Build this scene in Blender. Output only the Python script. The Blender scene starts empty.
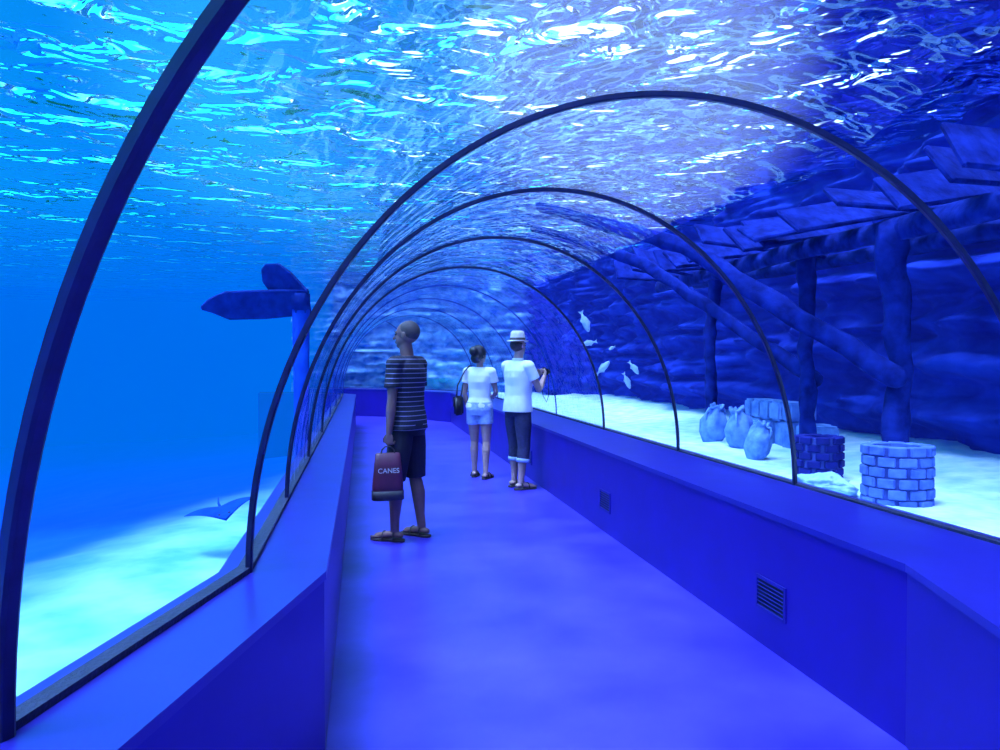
import bpy, bmesh, math, random
from mathutils import Vector, Matrix, noise
random.seed(4)
scene = bpy.context.scene
scene.view_settings.view_transform = 'Standard'
COL = scene.collection
rad = math.radians

# ------------------------------------------------------------ helpers
def new_mat(name, color, rough=0.5, var=0.12, scale=8.0, bump=0.0, metallic=0.0, spec=0.5, coord='Object', color2=None, detail=4):
    m = bpy.data.materials.new(name); m.use_nodes = True
    nt = m.node_tree; n = nt.nodes; L = nt.links
    b = n['Principled BSDF']
    tc = n.new('ShaderNodeTexCoord')
    nz = n.new('ShaderNodeTexNoise'); nz.inputs['Scale'].default_value = scale; nz.inputs['Detail'].default_value = detail
    L.new(tc.outputs[coord], nz.inputs['Vector'])
    r = n.new('ShaderNodeValToRGB')
    r.color_ramp.elements[0].position = 0.3; r.color_ramp.elements[1].position = 0.7
    c2 = color2 if color2 else tuple(min(1, c*(1+var)) for c in color)
    c1 = tuple(c*(1-var) for c in color) if not color2 else color
    r.color_ramp.elements[0].color = (*c1, 1); r.color_ramp.elements[1].color = (*c2, 1)
    L.new(nz.outputs['Fac'], r.inputs['Fac']); L.new(r.outputs['Color'], b.inputs['Base Color'])
    b.inputs['Roughness'].default_value = rough; b.inputs['Metallic'].default_value = metallic
    b.inputs['Specular IOR Level'].default_value = spec
    if bump:
        bp = n.new('ShaderNodeBump'); bp.inputs['Strength'].default_value = bump; bp.inputs['Distance'].default_value = 0.02
        L.new(nz.outputs['Fac'], bp.inputs['Height']); L.new(bp.outputs['Normal'], b.inputs['Normal'])
    return m

def link(name, me, mats, label=None, cat=None, kind=None, parent=None, smooth=False, loc=None, group=None):
    o = bpy.data.objects.new(name, me); COL.objects.link(o)
    if mats is not None:
        if not isinstance(mats, (list, tuple)): mats = [mats]
        if len(me.materials) == 0:
            for m in mats: me.materials.append(m)
    if label: o['label'] = label
    if cat: o['category'] = cat
    if kind: o['kind'] = kind
    if group: o['group'] = group
    if parent: o.parent = parent
    if loc is not None: o.location = loc
    if smooth:
        for p in me.polygons: p.use_smooth = True
    return o

def bm_mesh(bm, name='m', recalc=True):
    if recalc: bmesh.ops.recalc_face_normals(bm, faces=bm.faces)
    me = bpy.data.meshes.new(name); bm.to_mesh(me); bm.free(); return me

def rings_to_bm(bm, rings, cap=True, close=True):
    vr = [[bm.verts.new(p) for p in r] for r in rings]
    n = len(rings[0])
    for a, b in zip(vr[:-1], vr[1:]):
        for i in range(n if close else n-1):
            j = (i+1) % n
            bm.faces.new((a[i], a[j], b[j], b[i]))
    if cap and close:
        bm.faces.new(list(reversed(vr[0]))); bm.faces.new(vr[-1])
    return vr

def tube(bm, pts, rads, seg=12, flat=1.0, side=None, roundcap=True):
    pts = [Vector(p) for p in pts]; rads = list(rads)
    if roundcap:
        d0 = (pts[0]-pts[1]).normalized(); d1 = (pts[-1]-pts[-2]).normalized()
        r0, r1 = rads[0], rads[-1]
        pts = [pts[0]+d0*r0*0.9, pts[0]+d0*r0*0.6] + pts + [pts[-1]+d1*r1*0.6, pts[-1]+d1*r1*0.9]
        rads = [r0*0.3, r0*0.78] + rads + [r1*0.78, r1*0.3]
    rings = []
    prev = None
    for i, p in enumerate(pts):
        if i == 0: t = pts[1]-pts[0]
        elif i == len(pts)-1: t = pts[-1]-pts[-2]
        else: t = (pts[i+1]-pts[i]).normalized()+(pts[i]-pts[i-1]).normalized()
        t.normalize()
        if prev is None:
            ref = Vector(side) if side is not None else (Vector((1, 0, 0)) if abs(t.x) < 0.8 else Vector((0, 1, 0)))
        else: ref = prev
        u = (ref - t*ref.dot(t)).normalized(); v = t.cross(u); prev = u
        rings.append([p+(u*math.cos(a)+v*math.sin(a)*flat)*rads[i] for a in [2*math.pi*k/seg for k in range(seg)]])
    rings_to_bm(bm, rings)

def ell(bm, c, r, rot=None, seg=20):
    m = Matrix.Translation(c)
    if rot is not None: m = m @ rot.to_4x4()
    m = m @ Matrix.Diagonal((r[0], r[1], r[2], 1))
    bmesh.ops.create_uvsphere(bm, u_segments=seg, v_segments=seg//2+2, radius=1.0, matrix=m)

def box(bm, c, s, rot=None):
    m = Matrix.Translation(c)
    if rot is not None: m = m @ rot.to_4x4()
    m = m @ Matrix.Diagonal((s[0], s[1], s[2], 1))
    return bmesh.ops.create_cube(bm, size=1.0, matrix=m)['verts']

def torso_rings(bm, data, seg=28, p=2.4):
    rings = []
    for (z, rx, ry, yo) in data:
        r = []
        for k in range(seg):
            a = 2*math.pi*k/seg; c, s = math.cos(a), math.sin(a)
            r.append(Vector((rx*math.copysign(abs(c)**(2/p), c), yo+ry*math.copysign(abs(s)**(2/p), s), z)))
        rings.append(r)
    rings_to_bm(bm, rings)

def remesh(bm, voxel, smooth=2):
    me = bm_mesh(bm, 'tmp')
    o = bpy.data.objects.new('tmp', me); COL.objects.link(o)
    m = o.modifiers.new('r', 'REMESH'); m.mode = 'VOXEL'; m.voxel_size = voxel
    s = o.modifiers.new('s', 'SMOOTH'); s.factor = 0.5; s.iterations = smooth
    dg = bpy.context.evaluated_depsgraph_get(); dg.update()
    out = bpy.data.meshes.new_from_object(o.evaluated_get(dg))
    bpy.data.objects.remove(o); bpy.data.meshes.remove(me)
    for p in out.polygons: p.use_smooth = True
    return out

# ------------------------------------------------------------ materials
M_floor = new_mat('floor_vinyl', (0.020, 0.011, 0.25), 0.33, 0.0, 1.5, 0.03, color2=(0.075, 0.052, 0.60), coord='Object', detail=12)
M_wall = new_mat('blue_paint', (0.012, 0.002, 0.22), 0.40, 0.1, 3.0, 0.02)
M_ledge = new_mat('ledge_laminate', (0.018, 0.015, 0.23), 0.28, 0.12, 5.0)
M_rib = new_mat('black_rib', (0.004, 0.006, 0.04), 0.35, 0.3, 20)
M_ribfar = new_mat('hazed_rib', (0.006, 0.04, 0.26), 0.35, 0.3, 20)  # black rib shifted to blue, distance haze put into the colour
M_gasket = new_mat('black_gasket', (0.006, 0.008, 0.04), 0.6, 0.5, 60, 0.3)
M_sand = new_mat('sand', (0.40, 0.64, 0.80), 0.95, 0.0, 5.0, 0.8, color2=(0.78, 0.92, 0.95), detail=8, spec=0.1)
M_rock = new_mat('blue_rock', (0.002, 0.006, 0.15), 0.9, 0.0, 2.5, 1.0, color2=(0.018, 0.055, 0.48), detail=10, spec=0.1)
M_rockend = new_mat('glow_rock_end', (0.03, 0.20, 0.55), 0.9, 0.0, 3.5, 1.0, color2=(0.40, 0.66, 0.88), detail=10, spec=0.1)  # rock colour lightened to carry the bright glow at the tunnel end
M_tank = new_mat('tank_paint', (0.003, 0.12, 0.75), 0.9, 0.0, 0.35, 0.0, color2=(0.005, 0.22, 0.88), spec=0.0)
M_wood = new_mat('sunken_timber', (0.003, 0.007, 0.09), 0.9, 0.0, 10, 0.8, color2=(0.009, 0.023, 0.22), spec=0.05, detail=8)
M_blade = new_mat('corroded_metal', (0.002, 0.012, 0.11), 0.9, 0.0, 10, 0.8, color2=(0.006, 0.03, 0.21), spec=0.05, detail=8)
M_stem = new_mat('blue_stem', (0.004, 0.04, 0.32), 0.9, 0.0, 6, 0.8, color2=(0.008, 0.08, 0.48), spec=0.05, detail=8)
M_stone = new_mat('pale_stone', (0.07, 0.16, 0.50), 0.9, 0.0, 9, 1.0, color2=(0.20, 0.36, 0.74), spec=0.1, detail=8)
M_bone = new_mat('bleached_stone', (0.24, 0.42, 0.68), 0.9, 0.0, 9, 1.0, color2=(0.42, 0.62, 0.82), spec=0.1, detail=8)
M_darkbrick = new_mat('dark_brick', (0.006, 0.010, 0.13), 0.9, 0.2, 9, 0.5, spec=0.1)
M_brick = new_mat('pale_brick', (0.05, 0.10, 0.40), 0.9, 0.0, 14, 0.5, color2=(0.11, 0.19, 0.54), spec=0.1)
M_mortar = new_mat('mortar', (0.022, 0.045, 0.25), 0.95, 0.2, 20)
M_skin_dark = new_mat('skin_tan', (0.18, 0.09, 0.075), 0.5, 0.08, 30)
M_skin = new_mat('skin_light', (0.40, 0.23, 0.20), 0.5, 0.08, 30)
M_hair = new_mat('dark_hair', (0.012, 0.010, 0.015), 0.55, 0.4, 80, 0.4)
M_hair2 = new_mat('cropped_hair', (0.04, 0.028, 0.032), 0.7, 0.4, 120, 0.4)
M_white = new_mat('white_cotton', (0.82, 0.82, 0.86), 0.8, 0.05, 14, 0.2)
M_navy = new_mat('dark_shorts', (0.006, 0.006, 0.018), 0.85, 0.3, 14, 0.2)
M_jeans = new_mat('dark_denim', (0.015, 0.016, 0.06), 0.85, 0.3, 30, 0.2)
M_denim = new_mat('pale_denim', (0.30, 0.40, 0.62), 0.85, 0.2, 30, 0.2)
M_sole = new_mat('sandal_sole', (0.03, 0.02, 0.02), 0.7, 0.3, 20)
M_black = new_mat('black_plastic', (0.01, 0.01, 0.012), 0.4, 0.2, 20)
M_hat = new_mat('straw_hat', (0.68, 0.62, 0.55), 0.8, 0.12, 60, 0.4)
M_band = new_mat('hat_band', (0.05, 0.04, 0.05), 0.7, 0.2, 30)
M_bag = new_mat('maroon_bag', (0.065, 0.006, 0.03), 0.5, 0.2, 12)
M_bagd = new_mat('black_bag', (0.012, 0.01, 0.02), 0.6, 0.3, 20)
M_print = new_mat('white_print', (0.42, 0.42, 0.45), 0.6, 0.02, 10)
M_fish = new_mat('silver_fish', (0.35, 0.50, 0.75), 0.3, 0.15, 20)
M_fishd = new_mat('dark_ray', (0.002, 0.04, 0.26), 0.8, 0.2, 10, spec=0.05)
M_eye = new_mat('eye', (0.03, 0.02, 0.02), 0.2, 0.1, 5)
M_vent = new_mat('vent_metal', (0.012, 0.006, 0.20), 0.45, 0.1, 10)

def stripe_mat():
    m = bpy.data.materials.new('striped_knit'); m.use_nodes = True
    n = m.node_tree.nodes; L = m.node_tree.links; b = n['Principled BSDF']
    tc = n.new('ShaderNodeTexCoord'); sx = n.new('ShaderNodeSeparateXYZ'); L.new(tc.outputs['Object'], sx.inputs[0])
    mu = n.new('ShaderNodeMath'); mu.operation = 'MULTIPLY'; mu.inputs[1].default_value = 1/0.038; L.new(sx.outputs['Z'], mu.inputs[0])
    fr = n.new('ShaderNodeMath'); fr.operation = 'FRACT'; L.new(mu.outputs[0], fr.inputs[0])
    gt = n.new('ShaderNodeMath'); gt.operation = 'GREATER_THAN'; gt.inputs[1].default_value = 0.84; L.new(fr.outputs[0], gt.inputs[0])
    mx = n.new('ShaderNodeMix'); mx.data_type = 'RGBA'
    mx.inputs[6].default_value = (0.006, 0.006, 0.02, 1); mx.inputs[7].default_value = (0.20, 0.20, 0.32, 1)
    L.new(gt.outputs[0], mx.inputs[0]); L.new(mx.outputs[2], b.inputs['Base Color']); b.inputs['Roughness'].default_value = 0.85
    return m
M_stripe = stripe_mat()

def acrylic_mat():
    m = bpy.data.materials.new('acrylic'); m.use_nodes = True
    n = m.node_tree.nodes; L = m.node_tree.links; n.clear()
    out = n.new('ShaderNodeOutputMaterial'); mix = n.new('ShaderNodeMixShader')
    tr = n.new('ShaderNodeBsdfTransparent'); tr.inputs[0].default_value = (0.95, 0.97, 1, 1)
    gl = n.new('ShaderNodeBsdfGlossy'); gl.inputs['Roughness'].default_value = 0.02; gl.inputs['Color'].default_value = (0.75, 0.92, 1, 1)
    geo = n.new('ShaderNodeNewGeometry')
    nz = n.new('ShaderNodeTexNoise'); nz.inputs['Scale'].default_value = 4.0; nz.inputs['Detail'].default_value = 2
    bp = n.new('ShaderNodeBump'); bp.inputs['Strength'].default_value = 0.6; bp.inputs['Distance'].default_value = 0.12
    L.new(geo.outputs['Position'], nz.inputs['Vector']); L.new(nz.outputs['Fac'], bp.inputs['Height']); L.new(bp.outputs['Normal'], gl.inputs['Normal'])
    lw = n.new('ShaderNodeLayerWeight')
    pw = n.new('ShaderNodeMath'); pw.operation = 'POWER'; pw.inputs[1].default_value = 2.6
    mu = n.new('ShaderNodeMath'); mu.operation = 'MULTIPLY_ADD'; mu.inputs[1].default_value = 0.60; mu.inputs[2].default_value = 0.015
    L.new(lw.outputs['Facing'], pw.inputs[0]); L.new(pw.outputs[0], mu.inputs[0])
    L.new(mu.outputs[0], mix.inputs[0]); L.new(tr.outputs[0], mix.inputs[1]); L.new(gl.outputs[0], mix.inputs[2])
    L.new(mix.outputs[0], out.inputs['Surface'])
    return m
M_acr = acrylic_mat()

def water_mat():
    m = bpy.data.materials.new('rippled_water'); m.use_nodes = True
    n = m.node_tree.nodes; L = m.node_tree.links; n.clear()
    out = n.new('ShaderNodeOutputMaterial'); mix = n.new('ShaderNodeMixShader'); mix.inputs[0].default_value = 0.90
    tr = n.new('ShaderNodeBsdfTransparent'); tr.inputs[0].default_value = (0.8, 0.9, 1, 1)
    gl = n.new('ShaderNodeBsdfGlass'); gl.inputs['IOR'].default_value = 1.33; gl.inputs['Roughness'].default_value = 0.0
    gl.inputs['Color'].default_value = (0.85, 0.95, 1, 1)
    geo = n.new('ShaderNodeNewGeometry')
    n1 = n.new('ShaderNodeTexNoise'); n1.inputs['Scale'].default_value = 0.8; n1.inputs['Detail'].default_value = 1; n1.inputs['Distortion'].default_value = 0.8
    n2 = n.new('ShaderNodeTexNoise'); n2.inputs['Scale'].default_value = 3.2; n2.inputs['Detail'].default_value = 1.5; n2.inputs['Distortion'].default_value = 1.1
    L.new(geo.outputs['Position'], n1.inputs['Vector']); L.new(geo.outputs['Position'], n2.inputs['Vector'])
    b1 = n.new('ShaderNodeBump'); b1.inputs['Strength'].default_value = 1.0; b1.inputs['Distance'].default_value = 1.6
    b2 = n.new('ShaderNodeBump'); b2.inputs['Strength'].default_value = 1.0; b2.inputs['Distance'].default_value = 0.30
    L.new(n1.outputs['Fac'], b1.inputs['Height']); L.new(n2.outputs['Fac'], b2.inputs['Height'])
    L.new(b1.outputs['Normal'], b2.inputs['Normal']); L.new(b2.outputs['Normal'], gl.inputs['Normal'])
    L.new(tr.outputs[0], mix.inputs[1]); L.new(gl.outputs[0], mix.inputs[2]); L.new(mix.outputs[0], out.inputs['Surface'])
    return m
M_water = water_mat()

def haze_mat(dens, col):
    m = bpy.data.materials.new('water_haze'); m.use_nodes = True
    n = m.node_tree.nodes; L = m.node_tree.links; n.clear()
    out = n.new('ShaderNodeOutputMaterial'); add = n.new('ShaderNodeAddShader')
    ab = n.new('ShaderNodeVolumeAbsorption'); ab.inputs['Color'].default_value = (0, 0, 0, 1); ab.inputs['Density'].default_value = dens
    em = n.new('ShaderNodeEmission'); em.inputs['Color'].default_value = (*col, 1); em.inputs['Strength'].default_value = dens  # even self-glow put in as the haze of scattered light
    L.new(ab.outputs[0], add.inputs[0]); L.new(em.outputs[0], add.inputs[1]); L.new(add.outputs[0], out.inputs['Volume'])
    return m

# ------------------------------------------------------------ tunnel path
D32 = Vector((math.cos(rad(32)), -math.sin(rad(32))))
s3 = Vector((-0.743, 1.746)) + D32*1.53
s2 = s3 - Vector((math.sin(rad(40)), math.cos(rad(40))))*1.6
s1 = s2 - Vector((math.sin(rad(48)), math.cos(rad(48))))*1.7
s0 = s1 - Vector((math.sin(rad(52)), math.cos(rad(52))))*1.5
st = [s0, s1, s2, s3]
for y in (2.75, 4.40, 6.20, 8.25, 10.4, 12.7, 15.1, 17.8): st.append(Vector((1.11, y)))
p = st[-1].copy()
for a, q in ((30, 1.6), (60, 1.6), (75, 0.9)):
    p = p + Vector((-math.sin(rad(a)), math.cos(rad(a))))*q; st.append(p.copy())
lat = []
for i, c in enumerate(st):
    if i == 0: a = b = (st[1]-c).normalized()
    elif i == len(st)-1: a = b = (c-st[-2]).normalized()
    else: a = (c-st[i-1]).normalized(); b = (st[i+1]-c).normalized()
    if i == 4: a = Vector((math.sin(rad(15)), math.cos(rad(15))))
    t = (a+b).normalized(); k = 1/max(0.3, t.dot(a))
    lat.append((Vector((t.y, -t.x))*k, t))
lat[3] = (D32, Vector((-D32.y, D32.x)))
def P(i, off, z):
    q = st[i]+lat[i][0]*off
    return Vector((q.x, q.y, z))
LI, LG, RI, RG = -1.25, -1.53, 0.93, 1.53
BZ = 0.70
def sweep(prof, name, mat, **kw):
    bm = bmesh.new()
    rings_to_bm(bm, [[P(i, o, z) for (o, z) in prof] for i in range(len(st))])
    return link(name, bm_mesh(bm), mat, **kw)
sweep([(LI-0.02, -0.05), (RI+0.02, -0.05), (RI+0.02, 0), (LI-0.02, 0)], 'floor', M_floor, kind='structure', label='smooth mottled blue walkway floor of the tunnel')
sweep([(LI, 0.0), (LI, BZ-0.03), (LG-0.10, BZ-0.03), (LG-0.10, -0.9), (LI-0.02, -0.9)], 'wall_left', M_wall, kind='structure', label='low blue painted wall beneath the acrylic')
sweep([(RI, 0.0), (RI, BZ-0.03), (RG+0.10, BZ-0.03), (RG+0.10, -0.2), (RI+0.02, -0.2)], 'wall_right', M_wall, kind='structure', label='low blue painted wall beneath the acrylic with vents')
sweep([(LI+0.008, BZ-0.03), (LI+0.008, BZ), (LG-0.10, BZ), (LG-0.10, BZ-0.03)], 'trim_1', M_ledge, kind='structure', label='smooth blue ledge along the acrylic foot')
sweep([(RI-0.008, BZ-0.03), (RI-0.008, BZ), (RG+0.10, BZ), (RG+0.10, BZ-0.03)], 'trim_2', M_ledge, kind='structure', label='smooth blue ledge along the acrylic foot')
sweep([(LG+0.02, BZ), (LG+0.02, BZ+0.02), (LG-0.03, BZ+0.02), (LG-0.03, BZ)], 'trim_3', M_gasket, kind='structure', label='black rubber gasket sealing the acrylic')
sweep([(RG-0.015, BZ), (RG-0.015, BZ+0.012), (RG+0.03, BZ+0.012), (RG+0.03, BZ)], 'trim_4', M_gasket, kind='structure', label='black rubber gasket sealing the acrylic')

AW, AH = 1.53, 1.77
def arc_pt(i, t, inset=0.0, ax=0.0):
    o = -(AW-inset)*math.cos(t); z = BZ+(AH-inset)*math.sin(t)
    q = P(i, o, z); tt = lat[i][1]
    return Vector((q.x+tt.x*ax, q.y+tt.y*ax, z))
NS = 64
for i in range(len(st)-3):
    # full vault panes along the far bays, crown panes over the near ones
    a0, a1 = (0.0, math.pi) if i >= 7 else ((0.0, rad(118)) if i >= 5 else (rad(48), rad(118)))
    bm = bmesh.new()
    rings_to_bm(bm, [[arc_pt(j, a0+(a1-a0)*k/NS) for k in range(NS+1)] for j in (i, i+1)], close=False)
    link('window_%d' % (i+1), bm_mesh(bm), M_acr, kind='structure', label='clear curved acrylic tunnel panel', smooth=True)
for i in range(1, len(st)-2):
    bm = bmesh.new()
    w, dpt = (0.021, 0.032) if i == 3 else (0.014, 0.022)
    if i > 7: w, dpt = 0.010, 0.015
    rings = []
    for k in range(NS+1):
        t = math.pi*k/NS
        rings.append([arc_pt(i, t, 0.0, -w), arc_pt(i, t, 0.0, w), arc_pt(i, t, dpt*0.8, w), arc_pt(i, t, dpt, w*0.6), arc_pt(i, t, dpt, -w*0.6), arc_pt(i, t, dpt*0.8, -w)])
    rings_to_bm(bm, rings)
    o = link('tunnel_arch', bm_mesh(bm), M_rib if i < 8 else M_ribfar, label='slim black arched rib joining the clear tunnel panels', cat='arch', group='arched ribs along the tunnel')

# ------------------------------------------------------------ vents
def vent(y, w, h, z):
    root = bpy.data.objects.new('vent_grille', None); COL.objects.link(root)
    x = 1.11+RI
    root.location = (x, y, z)
    root['label'] = 'dark louvred vent grille set in the low blue wall'; root['category'] = 'vent'; root['group'] = 'vents in the low wall'
    bm = bmesh.new(); f = 0.014
    for (c, s) in (((-.004, 0, h/2), (.012, w, f)), ((-.004, 0, -h/2), (.012, w, f)), ((-.004, w/2, 0), (.012, f, h+f)), ((-.004, -w/2, 0), (.012, f, h+f))):
        box(bm, c, s)
    link('frame', bm_mesh(bm), M_vent, parent=root)
    bm = bmesh.new(); n = 8
    for k in range(n):
        box(bm, (-.006, 0, -h/2+(k+.5)*h/n), (.003, w-.01, h/n*0.5), Matrix.Rotation(rad(-40), 3, 'Y'))
    link('louvres', bm_mesh(bm), M_vent, parent=root)
    bm = bmesh.new(); box(bm, (-0.0005, 0, 0), (.002, w, h)); link('back_plate', bm_mesh(bm), M_black, parent=root)
vent(3.62, 0.27, 0.16, 0.27); vent(6.35, 0.27, 0.16, 0.27); vent(9.4, 0.27, 0.16, 0.27)

# ------------------------------------------------------------ tank
def terrain(name, x0, x1, y0, y1, nx, ny, fz, mat, **kw):
    bm = bmesh.new(); vs = []
    for j in range(ny+1):
        row = []
        for i in range(nx+1):
            x = x0+(x1-x0)*i/nx; y = y0+(y1-y0)*j/ny
            row.append(bm.verts.new((x, y, fz(x, y))))
        vs.append(row)
    for j in range(ny):
        for i in range(nx): bm.faces.new((vs[j][i], vs[j][i+1], vs[j+1][i+1], vs[j+1][i]))
    return link(name, bm_mesh(bm, recalc=False), mat, smooth=True, **kw)

def sand_d(x, y):
    edge = -1.15 - 0.30*(10-y) if y < 10 else -1.15+(y-10)*0.35
    edge += 0.45*noise.noise(Vector((x*0.5, y*0.5, 0)))+0.12*noise.noise(Vector((x*2, y*2, 5)))
    return edge - x
def left_sand(x, y):
    d = max(0.0, sand_d(x, y))
    z = -0.42+0.05*noise.noise(Vector((x*0.6, y*0.6, 3)))+0.012*noise.noise(Vector((x*4, y*4, 1)))
    return z - 1.5*(1-math.exp(-0.10*d*d/(1+d)))
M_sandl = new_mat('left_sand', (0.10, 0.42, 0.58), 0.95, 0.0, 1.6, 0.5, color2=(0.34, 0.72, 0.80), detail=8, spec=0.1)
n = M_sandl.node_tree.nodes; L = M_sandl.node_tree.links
at = n.new('ShaderNodeAttribute'); at.attribute_name = 'haze_fade'
mx = n.new('ShaderNodeMix'); mx.data_type = 'RGBA'; mx.inputs[7].default_value = (0.002, 0.08, 0.60, 1)  # sand colour fades to blue with distance, painted in place of water haze
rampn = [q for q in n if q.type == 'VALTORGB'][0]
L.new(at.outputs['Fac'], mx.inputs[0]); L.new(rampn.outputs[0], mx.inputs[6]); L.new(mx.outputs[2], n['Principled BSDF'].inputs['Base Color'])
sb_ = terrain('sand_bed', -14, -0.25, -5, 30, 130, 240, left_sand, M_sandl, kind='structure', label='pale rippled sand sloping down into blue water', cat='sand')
att = sb_.data.attributes.new('haze_fade', 'FLOAT', 'POINT')
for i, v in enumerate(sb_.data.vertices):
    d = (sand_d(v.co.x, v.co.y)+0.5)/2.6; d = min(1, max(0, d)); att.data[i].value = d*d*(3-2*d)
def right_sand(x, y):
    z = 0.60+0.05*noise.noise(Vector((x*0.9, y*0.9, 5)))+0.015*noise.noise(Vector((x*5, y*5, 1)))
    if x > 3.9: z += (x-3.9)*0.10
    return z
terrain('sand_bed', 2.73, 6.5, -4, 17.5, 50, 200, right_sand, M_sand, kind='structure', label='bright white sand strip beside the tunnel', cat='sand')
def far_sand(x, y): return 0.5+0.05*noise.noise(Vector((x, y, 9)))
terrain('sand_bed', 2.9, 6.5, 17.5, 26, 10, 20, far_sand, M_sand, kind='structure', label='bright sand beyond the end of the tunnel', cat='sand')

def rock_wall(name, p0, p1, z0, z1, nrm, nu, nv, amp, mat, label, seed=0):
    bm = bmesh.new(); vs = []
    p0 = Vector(p0); p1 = Vector(p1); nrm = Vector(nrm)
    for j in range(nv+1):
        row = []
        for i in range(nu+1):
            q = p0.lerp(p1, i/nu); z = z0+(z1-z0)*j/nv
            v = Vector((q.x*0.9, q.y*0.9, z*1.6+seed))
            f = noise.fractal(v, 1.0, 2.0, 5)
            s = abs(noise.noise(Vector((q.x*0.3, q.y*0.3+seed, z*5.0))))
            cr = abs(noise.noise(Vector((q.x*2.5, q.y*1.5+seed, z*8.0))))
            off = amp*(f*0.5+s*1.1+0.5*cr)
            row.append(bm.verts.new((q.x+nrm.x*off, q.y+nrm.y*off, z)))
        vs.append(row)
    for j in range(nv):
        for i in range(nu): bm.faces.new((vs[j][i], vs[j][i+1], vs[j+1][i+1], vs[j+1][i]))
    return link(name, bm_mesh(bm, recalc=False), mat, kind='structure', label=label, smooth=True)
rock_wall('wall_rock', (5.2, -4, 0), (5.2, 24, 0), 0.3, 3.7, (-1, 0, 0), 460, 100, 0.45, M_rock, 'layered artificial rock wall tinted deep blue', 1)
rock_wall('wall_end', (-1.9, 22.3, 0), (6, 23.3, 0), -1.5, 3.9, (0, -1, 0), 160, 100, 0.6, M_rockend, 'blue rock wall beyond the bend', 7)
bm = bmesh.new(); box(bm, (-14, 12.5, 0.5), (0.2, 36, 7)); link('wall_left_tank', bm_mesh(bm), M_tank, kind='structure', label='plain blue tank wall')
bm = bmesh.new(); box(bm, (-7, 30, 0.5), (14, 0.2, 7)); link('wall_far_tank', bm_mesh(bm), M_tank, kind='structure', label='plain blue tank wall')
bm = bmesh.new(); box(bm, (-4, -5, 0.5), (20, 0.2, 7)); link('wall_back', bm_mesh(bm), M_tank, kind='structure', label='plain blue tank wall')
bm = bmesh.new(); box(bm, (-7.3, 20.0, 0.7), (13.1, 19.6, 5.6)); link('haze_volume', bm_mesh(bm), haze_mat(0.17, (0.0, 0.155, 0.84)), kind='structure', label='blue glowing haze volume added in the deep tank water')
bm = bmesh.new(); box(bm, (5.42, 10, 2.05), (1.9, 27, 2.9)); link('haze_volume', bm_mesh(bm), haze_mat(0.28, (0.007, 0.024, 0.48)), kind='structure', label='dark blue glowing haze volume added against the rocks')

terrain('water_surface', -14, 6.5, -5, 30, 4, 4, lambda x, y: 3.55, M_water, kind='structure', label='rippled water surface seen from beneath', cat='water')

# ------------------------------------------------------------ world (tinted sky with added glow lobes), main sun and added side fill
w = bpy.data.worlds.new('World'); scene.world = w; w.use_nodes = True
n = w.node_tree.nodes; L = w.node_tree.links; bg = n['Background']
tc = n.new('ShaderNodeTexCoord'); sx = n.new('ShaderNodeSeparateXYZ'); L.new(tc.outputs['Generated'], sx.inputs[0])
mr = n.new('ShaderNodeMapRange'); mr.inputs[1].default_value = -0.55; mr.inputs[2].default_value = 0.35; L.new(sx.outputs['X'], mr.inputs[0])
cr = n.new('ShaderNodeValToRGB'); L.new(mr.outputs[0], cr.inputs[0])
cr.color_ramp.elements[0].color = (0.04, 2.6, 2.5, 1); cr.color_ramp.elements[1].color = (0.006, 0.015, 0.42, 1)
e = cr.color_ramp.elements.new(0.6); e.color = (0.01, 0.55, 1.05, 1)
def lobe(d, c0, c1, col, prev):
    d = Vector(d).normalized()
    dp = n.new('ShaderNodeVectorMath'); dp.operation = 'DOT_PRODUCT'; dp.inputs[1].default_value = d; L.new(tc.outputs['Generated'], dp.inputs[0])
    m_ = n.new('ShaderNodeMapRange'); m_.interpolation_type = 'SMOOTHSTEP'; m_.inputs[1].default_value = c0; m_.inputs[2].default_value = c1; L.new(dp.outputs['Value'], m_.inputs[0])
    mx = n.new('ShaderNodeMix'); mx.data_type = 'RGBA'; mx.blend_type = 'ADD'; mx.inputs[7].default_value = (*col, 1)
    L.new(m_.outputs[0], mx.inputs[0]); L.new(prev, mx.inputs[6]); return mx.outputs[2]
out = lobe((0.33, 0.93, 0.36), 0.972, 0.996, (3.4, 4.6, 4.8), cr.outputs[0])  # soft glow patches added so the ripples catch bright glints
out = lobe((-0.05, 0.9, 0.35), 0.96, 0.995, (0.3, 2.8, 2.7), out)
L.new(out, bg.inputs[0]); bg.inputs[1].default_value = 0.85
def sun_and_fill(col, s, rot, ang):
    l = bpy.data.lights.new('sun_and_fill', 'SUN'); l.color = col; l.energy = s; l.angle = rad(ang)
    o = bpy.data.objects.new('sun_and_fill', l); COL.objects.link(o); o.rotation_euler = rot
sun_and_fill((0.40, 0.56, 1.0), 27, (rad(8), rad(-14), 0), 12)
sun_and_fill((0.32, 0.32, 1.0), 4, (rad(45), rad(-30), 0), 60)  # added fill lamp that brightens the upright faces

# ------------------------------------------------------------ camera
cam = bpy.data.cameras.new('Camera'); co = bpy.data.objects.new('Camera', cam); COL.objects.link(co)
cam.lens = 28; cam.sensor_width = 36; cam.clip_start = 0.02
co.location = (0, 0, 1.48); co.rotation_euler = (rad(90-1.18), 0, rad(-10.06))
scene.camera = co

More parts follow.
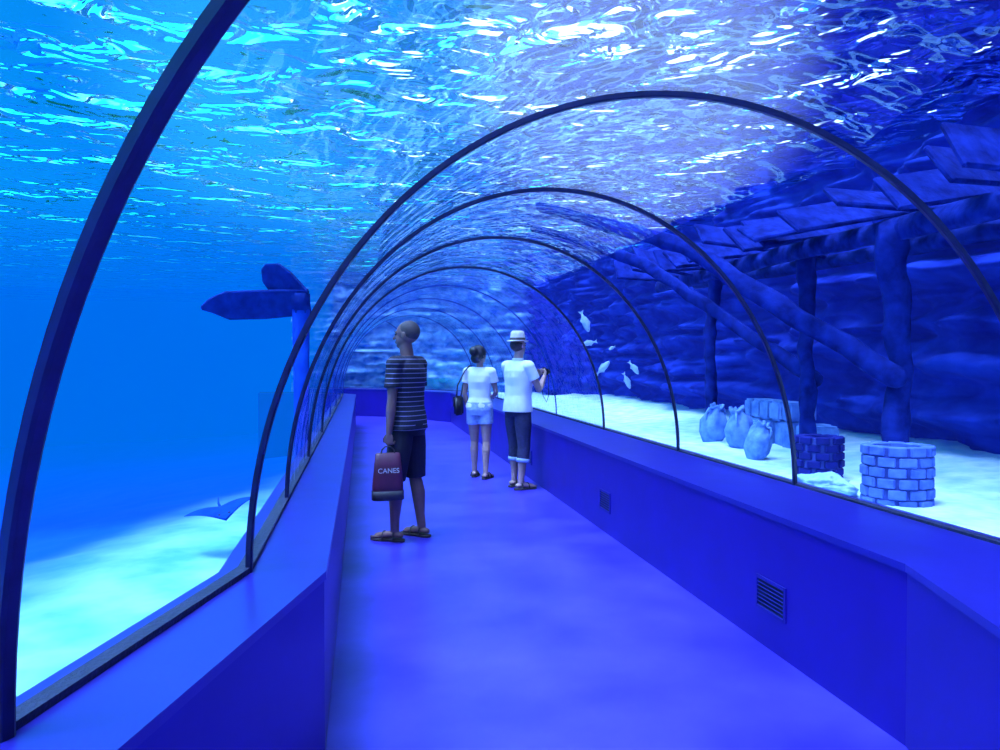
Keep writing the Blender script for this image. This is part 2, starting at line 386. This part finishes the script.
# ------------------------------------------------------------ brick wells
def brick_well(loc, r, h, rows, nb, mat, label):
    bm = bmesh.new(); rh = h/rows
    for j in range(rows):
        for k in range(nb):
            a = 2*math.pi*(k+0.5*(j % 2))/nb
            bw = 2*math.pi*r/nb*0.93
            rr = r+random.uniform(-.006, .006)
            box(bm, (rr*math.cos(a), rr*math.sin(a), (j+.5)*rh), (0.07, bw, rh*0.88), Matrix.Rotation(a+random.uniform(-.04, .04), 3, 'Z'))
    bmesh.ops.bevel(bm, geom=bm.edges[:], offset=0.006, segments=1, affect='EDGES')
    root = link('brick_well', bm_mesh(bm), mat, label=label, cat='well', loc=loc)
    bm = bmesh.new()
    rings = []
    for (rr, z) in ((r-.02, 0), (r+.022, 0), (r+.022, h-.01), (r-.02, h-.01)):
        rings.append([Vector((rr*math.cos(a), rr*math.sin(a), z)) for a in [2*math.pi*k/32 for k in range(32)]])
    rings.append(rings[0])
    rings_to_bm(bm, rings, cap=False)
    link('mortar', bm_mesh(bm), M_mortar, parent=root)
brick_well((3.22, 4.25, 0.58), 0.165, 0.38, 6, 10, M_brick, 'round well of pale bricks standing on white sand')
brick_well((3.30, 5.2, 0.58), 0.13, 0.34, 6, 8, M_darkbrick, 'round well of dark bricks standing on white sand')

def lathe(bm, prof, seg=28, wob=0.0):
    rings = []
    for (r, z) in prof:
        rings.append([Vector((r*math.cos(a), r*math.sin(a), z))*(1+wob*noise.noise(Vector((math.cos(a)*2, math.sin(a)*2, z*6)))) for a in [2*math.pi*k/seg for k in range(seg)]])
    rings_to_bm(bm, rings)
def amphora(loc, s, rot, label):
    bm = bmesh.new()
    lathe(bm, [(0.05, 0), (0.10, 0.05), (0.155, 0.16), (0.165, 0.29), (0.13, 0.39), (0.075, 0.44), (0.065, 0.48), (0.085, 0.51), (0.085, 0.53), (0.05, 0.53), (0.04, 0.47)], wob=0.15)
    root = link('amphora', bm_mesh(bm), M_stone, label=label, cat='amphora', smooth=True, loc=loc)
    for sgn in (1, -1):
        bm = bmesh.new(); tube(bm, [(sgn*.055, 0, .48), (sgn*.12, 0, .49), (sgn*.15, 0, .43), (sgn*.14, 0, .34)], [.014]*4, 8)
        link('handle', bm_mesh(bm), M_stone, parent=root, smooth=True)
    root.scale = (s, s, s); root.rotation_euler = rot
amphora((3.6, 7.65, 0.55), 0.85, (rad(8), rad(5), 0.3), 'eroded pale stone amphora leaning upright on white sand')
amphora((3.65, 7.05, 0.55), 0.85, (rad(-6), rad(-4), 1.0), 'eroded pale stone amphora standing on white sand')
amphora((3.45, 6.45, 0.55), 0.70, (rad(8), rad(-10), 2.0), 'small eroded pale stone amphora standing on white sand')
bm = bmesh.new()
for k in range(9):
    box(bm, (random.uniform(-.04, .04), -0.75+k*0.19, 0.13+0.0*k), (0.3, 0.17, 0.26), Matrix.Rotation(random.uniform(-.08, .08), 3, 'Z'))
    if 1 < k < 7: box(bm, (random.uniform(-.03, .03), -0.7+k*0.19, 0.36), (0.28, 0.17, 0.19), Matrix.Rotation(random.uniform(-.1, .1), 3, 'Z'))
bmesh.ops.bevel(bm, geom=bm.edges[:], offset=0.02, segments=2, affect='EDGES')
link('ruined_masonry', bm_mesh(bm), M_stone, label='low ruined block masonry half sunk in white sand', cat='ruin', loc=(4.2, 7.3, 0.60))
def rock(loc, s, label, mat, seed, rz=0):
    bm = bmesh.new(); bmesh.ops.create_icosphere(bm, subdivisions=5, radius=1)
    for v in bm.verts:
        f = 1+0.35*noise.fractal(v.co*1.2+Vector((seed, 0, 0)), 0.9, 2, 5); v.co = Vector((v.co.x*s[0]*f, v.co.y*s[1]*f, v.co.z*s[2]*f))
    o = link('rock', bm_mesh(bm), mat, label=label, cat='rock', loc=loc, smooth=True); o.rotation_euler.z = rz
rock((2.965, 4.60, 0.66), (0.17, 0.13, 0.075), 'flat pale stone lying on white sand beside the well', M_bone, 3, -0.5)

# ------------------------------------------------------------ shipwreck
wreck = bpy.data.objects.new('shipwreck', None); COL.objects.link(wreck); wreck.location = (3.9, 5.5, 0.6)
wreck['label'] = 'dark sunken timber wreck with posts and broken deck planks'; wreck['category'] = 'shipwreck'
def wpart(name, pts, rads, flat=1.0, seg=14, side=None):
    bm = bmesh.new()
    P2 = []; R2 = []
    for a, b, ra, rb in zip(pts[:-1], pts[1:], rads[:-1], rads[1:]):
        for k in range(10):
            t = k/10; q = Vector(a).lerp(Vector(b), t); P2.append(q+Vector((noise.noise(q*3)*0.04, noise.noise(q*3+Vector((5, 0, 0)))*0.04, 0))-wreck.location); R2.append((ra+(rb-ra)*t)*(1+0.25*noise.noise(q*6)))
    P2.append(Vector(pts[-1])-wreck.location); R2.append(rads[-1])
    tube(bm, P2, R2, seg, flat, side)
    for v in bm.verts: v.co += Vector((noise.noise(v.co*9), noise.noise(v.co*9+Vector((3, 3, 3))), 0))*0.025
    link(name, bm_mesh(bm), M_wood, parent=wreck, smooth=True)
wpart('post', [(3.75, 4.95, .5), (3.8, 5.0, 1.4), (3.65, 4.9, 2.35)], [.11, .08, .12], flat=.8)
wpart('post', [(3.8, 6.15, .5), (3.75, 6.1, 1.5), (3.8, 6.2, 2.35)], [.08, .06, .08])
wpart('post', [(3.9, 8.2, .5), (3.85, 8.2, 1.5), (3.9, 8.2, 2.4)], [.08, .06, .08])
wpart('beam', [(3.6, 3.9, 2.36), (3.75, 6.5, 2.42), (3.95, 10.0, 2.45)], [.08, .08, .08], flat=.6, side=(0, 0, 1))
wpart('beam', [(4.5, 3.9, 2.40), (4.5, 6.5, 2.42), (4.5, 10.0, 2.5)], [.07, .07, .07])
wpart('mast', [(1.75, 7.6, 3.0), (2.7, 6.3, 2.45), (3.7, 4.9, 1.35)], [.05, .075, .08], flat=.35, side=(0, 0, 1))
wpart('mast', [(2.1, 9.4, 3.1), (3.0, 8.0, 2.5), (3.9, 6.2, 1.3)], [.05, .06, .07], flat=.35, side=(0, 0, 1))
for k in range(15):
    bm = bmesh.new(); y = 3.7+k*0.42; ln = random.uniform(1.0, 1.5)
    vs = box(bm, (random.uniform(3.7, 3.9)-3.9, y-5.5, 2.60+random.uniform(-.02, .05)-.6), (ln, random.uniform(.26, .34), .04),
        Matrix.Rotation(random.uniform(-.15, .35), 3, 'Z') @ Matrix.Rotation(random.uniform(-.22, .12), 3, 'Y') @ Matrix.Rotation(random.uniform(.5, 1.0), 3, 'X'))
    bmesh.ops.bevel(bm, geom=bm.edges[:], offset=0.012, segments=1, affect='EDGES')
    link('deck_plank', bm_mesh(bm), M_wood, parent=wreck)

# left wreckage : stem with flat blade-like arms
wl = bpy.data.objects.new('sunken_propeller', None); COL.objects.link(wl); wl.location = (-0.68, 9.1, -0.5)
wl['label'] = 'dark sunken propeller with broad flat blades on a pale stem'; wl['category'] = 'wreckage'
HZ = 2.63
bm = bmesh.new(); tube(bm, [(0, 0, 0), (0.0, 0, 1.2), (0, 0, HZ)], [.09, .08, .10], 14, flat=.7); link('stem', bm_mesh(bm), M_stem, parent=wl, smooth=True)
bm = bmesh.new(); box(bm, (0, 0, HZ), (.2, .2, .26)); bmesh.ops.bevel(bm, geom=bm.edges[:], offset=0.04, segments=3, affect='EDGES'); link('hub', bm_mesh(bm), M_blade, parent=wl, smooth=True)
def blade(a, prof, tws=0.35):
    bm = bmesh.new(); rings = []
    for (t, lo, hi) in prof:
        r = []
        for (u, v) in ((lo, -.035), (lo, .035), (hi, .025), (hi, -.025)):
            tw = tws*(1-t*.5)
            r.append(Vector((t, u*math.sin(tw)+v*math.cos(tw), u*math.cos(tw)-v*math.sin(tw))))
        rings.append(r)
    rings_to_bm(bm, rings)
    for v in bm.verts: v.co = Matrix.Rotation(a, 3, 'Y') @ v.co + Vector((0, 0, HZ))
    bmesh.ops.bevel(bm, geom=bm.edges[:], offset=0.01, segments=1, affect='EDGES')
    link('blade', bm_mesh(bm), M_blade, parent=wl)
blade(rad(180-6), [(-.1, -.14, .16), (.4, -.17, .16), (.8, -.19, .13), (.98, -.13, .03), (1.08, -.05, -.01)])
blade(rad(180+42), [(0, -.15, .15), (.3, -.18, .16), (.46, -.16, .12), (.56, -.06, .02)])

# ------------------------------------------------------------ fish
def fish(loc, s, rz, ry, mat, label, group=None, name='fish'):
    bm = bmesh.new(); rings = []
    for (y, h, wd) in ((-.50, .03, .02), (-.46, .10, .05), (-.32, .19, .09), (-.1, .235, .105), (.12, .19, .085), (.3, .10, .04), (.40, .05, .018)):
        rings.append([Vector((wd*math.cos(a), y, h*math.sin(a))) for a in [2*math.pi*k/16 for k in range(16)]])
    rings_to_bm(bm, rings)
    o = link(name, bm_mesh(bm), mat, label=label, cat='fish', smooth=True, loc=loc, group=group)
    def fin(nm, pts, th=.006):
        b = bmesh.new(); rings_to_bm(b, [[Vector(q)+Vector((sx_, 0, 0)) for q in pts] for sx_ in (-th, th)])
        return link(nm, bm_mesh(b), mat, parent=o)
    fin('tail_fin', [(0, .36, .03), (0, .58, .20), (0, .52, 0), (0, .58, -.20), (0, .36, -.03)])
    fin('dorsal_fin', [(0, -.25, .20), (0, -.1, .33), (0, .22, .20), (0, .25, .12)])
    fin('anal_fin', [(0, -.0, -.22), (0, .12, -.30), (0, .26, -.12)])
    for sg in (-1, 1):
        f = fin('pectoral_fin', [(0, 0, 0), (0, .16, .05), (0, .17, -.07)]); f.location = (sg*.09, -.2, -.04); f.rotation_euler = (0, 0, -sg*0.5)
        b = bmesh.new(); ell(b, (sg*.058, -.41, .03), (.014, .022, .022), seg=10); link('eye', bm_mesh(b), M_eye, parent=o, smooth=True)
    o.scale = (s, s, s*.7); o.rotation_euler = (ry, 0, rz)
g = 'silver fish swimming beside the tunnel'
def img(px, py, zc):
    th = rad(10.06); ph = rad(-1.18)
    f = 777.8; v = Vector(((px-500)/f*zc, zc, (375-py)/f*zc))
    v = Matrix.Rotation(-th, 3, 'Z') @ Matrix.Rotation(ph, 3, 'X') @ v
    return v+Vector((0, 0, 1.48))
for (px, py, s, rz, ry) in ((585, 322, .30, 1.2, 1.2), (589, 343, .22, -1.5, .2), (603, 368, .26, 1.3, -.8), (627, 381, .24, 1.8, 1.1), (634, 368, .22, 1.4, .9), (612, 348, .14, -1.0, .3)):
    fish(img(px, py, 9.6), s*.87, rz, ry, M_fish, 'small silver fish swimming near the blue rocks', g)
bm = bmesh.new(); NR = 24; rings = []
for k in range(NR+1):
    u = -1+2*k/NR; half = max(.006, (1-abs(u))**0.8); ch = .26*half; y0 = -.10*(1-abs(u))+.10*abs(u)
    zz = .04*math.sin(abs(u)*2.5); th = .04*max(.08, (1-abs(u))**1.5)
    rings.append([Vector((u*.34, y0+ch*math.cos(a), zz+th*math.sin(a))) for a in [2*math.pi*j/14 for j in range(14)]])
rings_to_bm(bm, rings)
ray = link('ray', bm_mesh(bm), M_fishd, label='dark flat ray gliding just above pale sand', cat='ray', smooth=True, loc=img(222, 511, 7.6))
bm = bmesh.new(); tube(bm, [(0, .12, 0), (0, .3, .01), (.02, .5, .02)], [.018, .010, .004], 8); link('tail', bm_mesh(bm), M_fishd, parent=ray, smooth=True)
for sg in (-1, 1):
    bm = bmesh.new(); ell(bm, (sg*.045, -.25, .03), (.012, .015, .012), seg=10); link('eye', bm_mesh(bm), M_eye, parent=ray, smooth=True)
ray.rotation_euler = (rad(3), rad(-12), rad(15))

# ------------------------------------------------------------ people
def hand(bm, wrist, d, nrm, thumb, s=1.0, curl=(25, 30, 20)):
    d = Vector(d).normalized(); nrm = Vector(nrm); nrm = (nrm-d*nrm.dot(d)).normalized()
    sd = d.cross(nrm).normalized()
    if sd.dot(Vector(thumb)) < 0: sd = -sd
    W = Vector(wrist)
    R = Matrix((sd, d, nrm)).transposed()
    ell(bm, W+d*.048*s, (.040*s, .055*s, .016*s), R, 14)
    tube(bm, [W-d*.02*s, W+d*.03*s], [.024*s, .024*s], 10)
    for k, (ln, off, sp) in enumerate(((.070, .031, .12), (.080, .0105, .04), (.074, -.0105, -.04), (.058, -.031, -.13))):
        p = W+d*(.085 if k in (1, 2) else .078)*s+sd*off*s
        pts = [p-d*.02*s]; dirv = (d+sd*sp).normalized(); r = [.0088*s]
        for c, fr in zip(curl, (.45, .30, .25)):
            ax = dirv.cross(nrm).normalized()
            dirv = (Matrix.Rotation(rad(c), 3, ax) @ dirv).normalized()
            pts.append(p); r.append(.0085*s); p = p+dirv*ln*fr*s
        pts.append(p); r.append(.0070*s)
        tube(bm, pts, r, 8)
    p0 = W+d*.025*s+sd*.030*s; p1 = p0+(sd*.6+d*.8).normalized()*.035*s+nrm*.008*s; p2 = p1+(sd*.25+d+nrm*.5).normalized()*.03*s
    tube(bm, [p0-sd*.01*s, p0, p1, p2], [.012*s, .012*s, .010*s, .008*s], 8)

def person(loc, yaw, H, sex, skin, arms, label, headyaw=0.0, legs=None):
    """arms: dict side-> (elbow, wrist, handdir, palmnormal, thumbdir, curl); local: faces +Y, right = +X"""
    s = H/1.78
    fem = sex == 'f'
    sw = 0.165 if fem else 0.19
    T = [(.86, .135, .10, -.01), (.93, .172, .118, -.015), (1.0, .158 if not fem else .165, .11, -.01), (1.09, .145 if not fem else .125, .10, 0),
         (1.2, .153 if not fem else .135, .11, .005), (1.3, .17 if not fem else .150, .12 if not fem else .125, .008), (1.38, .18 if not fem else .155, .108, 0), (1.44, .165 if not fem else .14, .08, -.005), (1.485, .085, .06, -.005)]
    bm = bmesh.new()
    torso_rings(bm, T)
    tube(bm, [(0, -.01, 1.44), (0, -.005, 1.50), (0, .012, 1.60)], [.066, .055, .054] if not fem else [.056, .046, .046], 14)
    hm = Matrix.Rotation(headyaw, 3, 'Z')
    zc = 1.665
    def hp(x, y, z): 
        v = hm @ Vector((x, y, 0)); return Vector((v.x, v.y, zc+z))
    ell(bm, hp(0, -.012, .022), (.076, .096, .092), hm, 24); ell(bm, hp(0, .024, -.03), (.060, .068, .082), hm, 24)
    ell(bm, hp(0, .045, -.082), (.036, .042, .030), hm, 16)
    tube(bm, [hp(0, .086, .012), hp(0, .100, -.010), hp(0, .110, -.026)], [.007, .010, .013], 10)
    ell(bm, hp(0, .078, .024), (.048, .016, .010), hm, 14)
    ell(bm, hp(0, .088, -.053), (.022, .010, .006), hm, 12); ell(bm, hp(0, .087, -.063), (.019, .010, .006), hm, 12)
    for sg in (1, -1):
        ell(bm, hp(sg*.077, -.005, -.005), (.009, .019, .031), hm @ Matrix.Rotation(sg*.3, 3, 'Z'), 12)
    J = {}
    for sg in (1, -1):
        sh = Vector((sg*sw, -.005, 1.425)); el_, wr, hd, pn, th, cu = arms[sg]
        el_ = Vector(el_); wr = Vector(wr)
        J[sg] = (sh, el_, wr)
        k = .86 if fem else 1.0
        ell(bm, sh, (.058*k, .058*k, .056*k), None, 16)
        tube(bm, [sh, sh.lerp(el_, .4), el_.lerp(sh, .12), el_, el_.lerp(wr, .25), el_.lerp(wr, .7), wr], [.050*k, .046*k, .038*k, .037*k, .041*k, .032*k, .025*k], 14)
        hand(bm, wr, hd, pn, th, .92 if fem else 1.0, cu)
        hip, kn, an, fd = legs[sg]
        hip, kn, an, fd = Vector(hip), Vector(kn), Vector(an), Vector(fd).normalized()
        J[('l', sg)] = (hip, kn, an, fd)
        tube(bm, [hip, hip.lerp(kn, .35), hip.lerp(kn, .85), kn, kn.lerp(an, .3)+Vector((0, -.012, 0)), kn.lerp(an, .75), an], [.088, .082, .060, .054, .058, .040, .036], 16)
        b = Vector((an.x, an.y, 0))
        tube(bm, [b-fd*.045+Vector((0, 0, .052)), b+fd*.02+Vector((0, 0, .058)), b+fd*.09+Vector((0, 0, .045)), b+fd*.15+Vector((0, 0, .036))], [.032, .036, .038, .034], 14, flat=.78, side=(fd.y, -fd.x, 0))
        for q in range(5):
            sd = Vector((fd.y, -fd.x, 0)); off = (q-2)*.0145*(-sg)
            e = b+sd*off+fd*(.162 if q else .168)+Vector((0, 0, .032)); ln = (.032, .028, .024, .018, .012)[q]
            tube(bm, [e-fd*.03, e+fd*ln], [.0095 if q else .012, .0075 if q else .010], 8)
    for v in bm.verts: v.co *= s
    me = remesh(bm, 0.0048, 2)
    o = link('person', me, skin, label=label, cat='person', loc=loc); o.rotation_euler.z = yaw
    def part(name, bmx, mat, voxel=.007, sm=3, label=None):
        for v in bmx.verts: v.co *= s
        m_ = remesh(bmx, voxel, sm) if voxel else bm_mesh(bmx)
        return link(name, m_, mat, parent=o, smooth=True, label=label)
    for sg in (1, -1):
        b = bmesh.new(); ell(b, hp(sg*.030, .080, .006), (.013, .010, .008), hm, 12); part('eye', b, M_eye, 0)
        b = bmesh.new(); tube(b, [hp(sg*.014, .092, .028), hp(sg*.032, .090, .033), hp(sg*.05, .078, .027)], [.003, .004, .002], 6); part('eyebrow', b, M_hair, 0)
    return o, T, J, hp, hm, part

def shirt(T, J, part, mat, z0, sleeve, g=.014, loose=0.0, name='shirt', collar=False, label=None):
    b = bmesh.new()
    D = [(z0, T[1][1]+g+loose, T[1][2]+g+loose*.6, -.01)]
    for (z, rx, ry, yo) in T[2:]:
        if z > z0+.03:
            D.append((z, rx+g+loose*(0.8 if z < 1.25 else .2), ry+g+loose*.4, yo))
    D[-1] = (1.495, .085, .070, -.005)
    torso_rings(b, D)
    for sg in (1, -1):
        sh, e, w_ = J[sg]; d = (e-sh)
        ell(b, sh+Vector((0, 0, .003)), (.072, .072, .070), None, 18)
        tube(b, [sh+Vector((-sg*.09, 0, .022)), sh+Vector((-sg*.03, 0, .012)), sh+d*.12, sh+d*sleeve*.6, sh+d*sleeve], [.056, .068, .070, .066, .066], 18, roundcap=False)
    for v in b.verts: v.co += Vector((noise.noise(v.co*7), noise.noise(v.co*7+Vector((9, 0, 0))), 0))*.012
    part(name, b, mat, label=label)
    if collar:
        b = bmesh.new(); rings = []
        for (r, z) in ((.066, 1.47), (.072, 1.50), (.066, 1.525), (.058, 1.525), (.058, 1.47)):
            rings.append([Vector((r*math.cos(a), -.004+r*1.0*math.sin(a), z+(-.02 if math.sin(a) > .6 else 0))) for a in [2*math.pi*k/24 for k in range(24)]])
        rings_to_bm(b, rings); part('collar', b, mat, 0)

def trousers(T, J, part, mat, tlen, g=.018, name='shorts', cuff=None, waist=1.03):
    b = bmesh.new()
    torso_rings(b, [(.85, .150, .115, -.012), (.93, T[1][1]+g*.8, T[1][2]+g*.8, -.015), (waist, T[2][1]+g*.7, T[2][2]+g*.7, -.01)])
    for sg in (1, -1):
        hip, kn, an, fd = J[('l', sg)]
        if tlen <= 1: end = hip.lerp(kn, tlen); pts = [hip+Vector((0, 0, .03)), hip.lerp(kn, .35), end]; rr = [.098, .1, .088 if tlen > .6 else .1]
        else:
            end = kn.lerp(an, tlen-1); pts = [hip+Vector((0, 0, .03)), hip.lerp(kn, .35), hip.lerp(kn, .8), kn, end]; rr = [.098, .1, .08, .075, .072]
        tube(b, pts, rr, 18, roundcap=False)
    part(name, b, mat)
    if cuff:
        for sg in (1, -1):
            hip, kn, an, fd = J[('l', sg)]; e = kn.lerp(an, tlen-1); d = (an-kn).normalized()
            b = bmesh.new(); tube(b, [e-d*.04, e+d*.004], [.079, .077], 20, roundcap=False); part('cuff', b, cuff, 0)

def sandals(J, part, mat=M_sole):
    for sg in (1, -1):
        hip, kn, an, fd = J[('l', sg)]; b = bmesh.new(); base = Vector((an.x, an.y, 0)); sd = Vector((fd.y, -fd.x, 0))
        outline = [(-.085, 0), (-.075, .028), (-.03, .037), (.05, .036), (.12, .050), (.17, .050), (.205, .030), (.215, 0), (.205, -.030), (.17, -.048), (.12, -.048), (.05, -.033), (-.03, -.037), (-.075, -.028)]
        rings_to_bm(b, [[base+fd*u+sd*v+Vector((0, 0, z)) for (u, v) in outline] for z in (0.0, .02)])
        part('sandal', b, mat, 0)
        for (u, hh, rr) in ((.095, .075, .040), (.0, .090, .044)):
            b = bmesh.new(); tube(b, [base+fd*(u-.01*0)+sd*rr*math.cos(a)*1.12+Vector((0, 0, .014+(hh-.014)*math.sin(a))) for a in [math.pi*k/10 for k in range(11)]], [.008]*11, 8, flat=1.0)
            part('sandal_strap', b, mat, 0)

def std_legs(spread=.1, lf=0.0, rf=0.0, toe=.12):
    return {sg: ((sg*.088, -.01, .90), (sg*(spread*.95), .015+(rf if sg > 0 else lf)*.5, .49), (sg*spread, -.02+(rf if sg > 0 else lf), .085), (sg*toe, 1, 0)) for sg in (1, -1)}

def yaw_to(dx, dy): return math.atan2(-dx, dy)

# --- man with striped shirt
pos1 = Vector((0.36, 6.42, 0)); yw1 = yaw_to(-.82, .57)
arms = {1: ((.235, .03, 1.14), (.20, .17, .93), (0, .35, -1), (-1, 0, 0), (0, 1, 0.2), (25, 30, 20)),
        -1: ((-.225, .0, 1.13), (-.232, .02, .885), (0, .05, -1), (1, 0, 0), (0, 1, 0), (75, 75, 45))}
o, T, J, hp, hm, part = person(pos1, yw1, 1.79, 'm', M_skin_dark, arms, 'person in dark striped t-shirt and dark shorts holding a maroon bag', headyaw=0.15, legs=std_legs(.12, .06, -.05))
shirt(T, J, part, M_stripe, .90, .62, loose=.014, name='striped_shirt')
trousers(T, J, part, M_navy, .98, name='shorts')
sandals(J, part)
b = bmesh.new(); ell(b, hp(0, -.022, .030), (.079, .094, .090), hm, 24); part('hair', b, M_hair2, .006)
mw = Matrix.Translation(pos1) @ Matrix.Rotation(yw1, 4, 'Z')
hpnt = mw @ (Vector((-.245, .025, .79))*(1.79/1.78))
bag = bpy.data.objects.new('shopping_bag', None); COL.objects.link(bag); bag.location = (hpnt.x, hpnt.y, hpnt.z-.015); bag.rotation_euler.z = rad(6)
bag['label'] = 'maroon carrier bag with white lettering hanging by its handles'; bag['category'] = 'bag'
bm = bmesh.new()
rings = []
for (z, a, d) in ((-.42, .115, .045), (-.415, .125, .055), (-.30, .122, .055), (-.15, .108, .04), (-.05, .098, .02), (-.045, .085, .012)):
    rings.append([Vector((a*math.copysign(abs(math.cos(t))**.5, math.cos(t)), d*math.copysign(abs(math.sin(t))**.6, math.sin(t)), z)) for t in [2*math.pi*k/32 for k in range(32)]])
rings_to_bm(bm, rings); link('bag_body', bm_mesh(bm), M_bag, parent=bag, smooth=True)
bm = bmesh.new(); rings = []
for (z, a, d) in ((-.421, .117, .047), (-.416, .128, .058), (-.345, .127, .058), (-.344, .12, .05)):
    rings.append([Vector((a*math.copysign(abs(math.cos(t))**.5, math.cos(t)), d*math.copysign(abs(math.sin(t))**.6, math.sin(t)), z)) for t in [2*math.pi*k/32 for k in range(32)]])
rings_to_bm(bm, rings); link('bag_base', bm_mesh(bm), M_bagd, parent=bag, smooth=True)
for dy in (-.014, .014):
    bm = bmesh.new(); tube(bm, [(-.06, dy, -.08), (-.045, dy, -.02), (-.02, dy*.5, .004), (.02, dy*.5, .004), (.045, dy, -.02), (.06, dy, -.08)], [.005]*6, 8)
    link('bag_handle', bm_mesh(bm), M_bagd, parent=bag, smooth=True)
tx = bpy.data.curves.new('bag_lettering', 'FONT'); tx.body = 'CANES'; tx.size = .055; tx.extrude = .001; tx.align_x = 'CENTER'
to = bpy.data.objects.new('tmp', tx); COL.objects.link(to); dg = bpy.context.evaluated_depsgraph_get(); dg.update()
tm = bpy.data.meshes.new_from_object(to.evaluated_get(dg)); bpy.data.objects.remove(to)
t2 = link('bag_lettering', tm, M_print, parent=bag, loc=(0, -.054, -.20)); t2.rotation_euler = (rad(82), 0, 0)

# --- woman
pos2 = Vector((1.44, 9.55, 0)); yw2 = yaw_to(.42, .9)
arms = {1: ((.215, .04, 1.16), (.13, .20, 1.08), (-.5, .8, .2), (-.6, -.2, -.3), (0, .2, 1), (40, 40, 30)),
        -1: ((-.215, .0, 1.14), (-.20, .10, .92), (0, .3, -1), (1, 0, 0), (0, 1, 0), (30, 35, 25))}
o, T, J, hp, hm, part = person(pos2, yw2, 1.64, 'f', M_skin, arms, 'person in white t-shirt and pale denim shorts with dark pinned-up hair', headyaw=-0.5, legs=std_legs(.10, .10, -.05))
shirt(T, J, part, M_white, .95, .5, g=.010, loose=.006, name='t_shirt')
trousers(T, J, part, M_denim, .40, g=.014, name='shorts')
sandals(J, part)
b = bmesh.new(); ell(b, hp(0, -.026, .028), (.095, .108, .102), hm, 24); ell(b, hp(0, -.07, -.045), (.080, .065, .075), hm, 18); ell(b, hp(0, -.115, .045), (.065, .06, .065), hm, 18); part('hair', b, M_hair, .006)
sb = bpy.data.objects.new('shoulder_bag', None); COL.objects.link(sb); sb.location = pos2; sb.rotation_euler.z = yw2
sb['label'] = 'black shoulder bag hanging at the hip on a long strap'; sb['category'] = 'bag'
bm = bmesh.new(); box(bm, (-.265, -.03, .90), (.07, .20, .24)); bmesh.ops.bevel(bm, geom=bm.edges[:], offset=.02, segments=3, affect='EDGES'); link('bag_body', bm_mesh(bm), M_bagd, parent=sb, smooth=True)
bm = bmesh.new(); tube(bm, [(-.265, -.12, 1.0), (-.25, -.13, 1.15), (-.17, -.09, 1.33), (-.125, -.01, 1.40), (-.17, .07, 1.32), (-.25, .09, 1.15), (-.265, .05, 1.0)], [.010]*7, 8, flat=.5); link('strap', bm_mesh(bm), M_bagd, parent=sb, smooth=True)
bm = bmesh.new(); box(bm, (-.302, -.03, .95), (.012, .19, .12)); bmesh.ops.bevel(bm, geom=bm.edges[:], offset=.004, segments=2, affect='EDGES'); link('bag_flap', bm_mesh(bm), M_bagd, parent=sb)

# --- man with hat and camera
pos3 = Vector((1.76, 8.72, 0)); yw3 = yaw_to(.86, .5)
arms = {1: ((.25, .10, 1.16), (.09, .33, 1.30), (-.35, .6, .55), (-.6, -.3, .3), (.0, -.5, 1), (55, 50, 30)),
        -1: ((-.25, .10, 1.16), (-.09, .33, 1.30), (.35, .6, .55), (.6, -.3, .3), (.0, -.5, 1), (55, 50, 30))}
o, T, J, hp, hm, part = person(pos3, yw3, 1.74, 'm', M_skin, arms, 'person in white t-shirt and pale hat photographing with a camera', headyaw=0.1, legs=std_legs(.11, .05, -.04))
shirt(T, J, part, M_white, .90, .55, loose=.014, name='t_shirt', collar=True)
trousers(T, J, part, M_jeans, 1.42, g=.012, name='jeans', cuff=M_denim, waist=1.0)
sandals(J, part)
b = bmesh.new(); ell(b, hp(0, -.020, .012), (.079, .094, .080), hm, 24); part('hair', b, M_hair2, .006)
b = bmesh.new(); rings = []
for (r, z) in ((.088, .060), (.132, .050), (.134, .054), (.092, .070), (.090, .085), (.087, .125), (.078, .165), (.06, .178), (.035, .170), (.01, .166)):
    rings.append([hm @ Vector((r*.88*math.cos(a), r*1.08*math.sin(a)-.012, 0))+Vector((0, 0, 1.665+z+(.012*abs(math.cos(a)) if .1 < r < .16 else 0))) for a in [2*math.pi*k/32 for k in range(32)]])
rings_to_bm(b, rings); part('hat', b, M_hat, 0)
b = bmesh.new(); rings = []
for (r, z) in ((.090, .066), (.0945, .068), (.0925, .098), (.088, .098)):
    rings.append([hm @ Vector((r*.88*math.cos(a), r*1.08*math.sin(a)-.012, 0))+Vector((0, 0, 1.665+z)) for a in [2*math.pi*k/32 for k in range(32)]])
rings_to_bm(b, rings); part('hat_band', b, M_band, 0)
sc = 1.74/1.78
mw = Matrix.Translation(pos3) @ Matrix.Rotation(yw3, 4, 'Z')
cl = mw @ (Vector((0, .415, 1.36))*sc)
camo = bpy.data.objects.new('photo_camera', None); COL.objects.link(camo); camo.location = cl; camo.rotation_euler.z = yw3
camo['label'] = 'compact black camera held up in both hands'; camo['category'] = 'camera'
bm = bmesh.new(); box(bm, (0, 0, 0), (.115, .04, .07)); box(bm, (0, 0, .04), (.04, .035, .025)); bmesh.ops.bevel(bm, geom=bm.edges[:], offset=.005, segments=2, affect='EDGES'); link('camera_body', bm_mesh(bm), M_black, parent=camo)
bm = bmesh.new(); tube(bm, [(0, .02, 0), (0, .05, 0), (0, .052, 0), (0, .075, 0)], [.030, .030, .027, .027], 24, roundcap=False); link('lens', bm_mesh(bm), M_black, parent=camo, smooth=True)
bm = bmesh.new(); tube(bm, [(-.055, 0, .02), (-.07, .01, -.10), (-.05, .03, -.28), (.0, .04, -.36), (.045, .03, -.28), (.07, .01, -.10), (.055, 0, .02)], [.004]*7, 8); link('neck_strap', bm_mesh(bm), M_black, parent=camo, smooth=True)
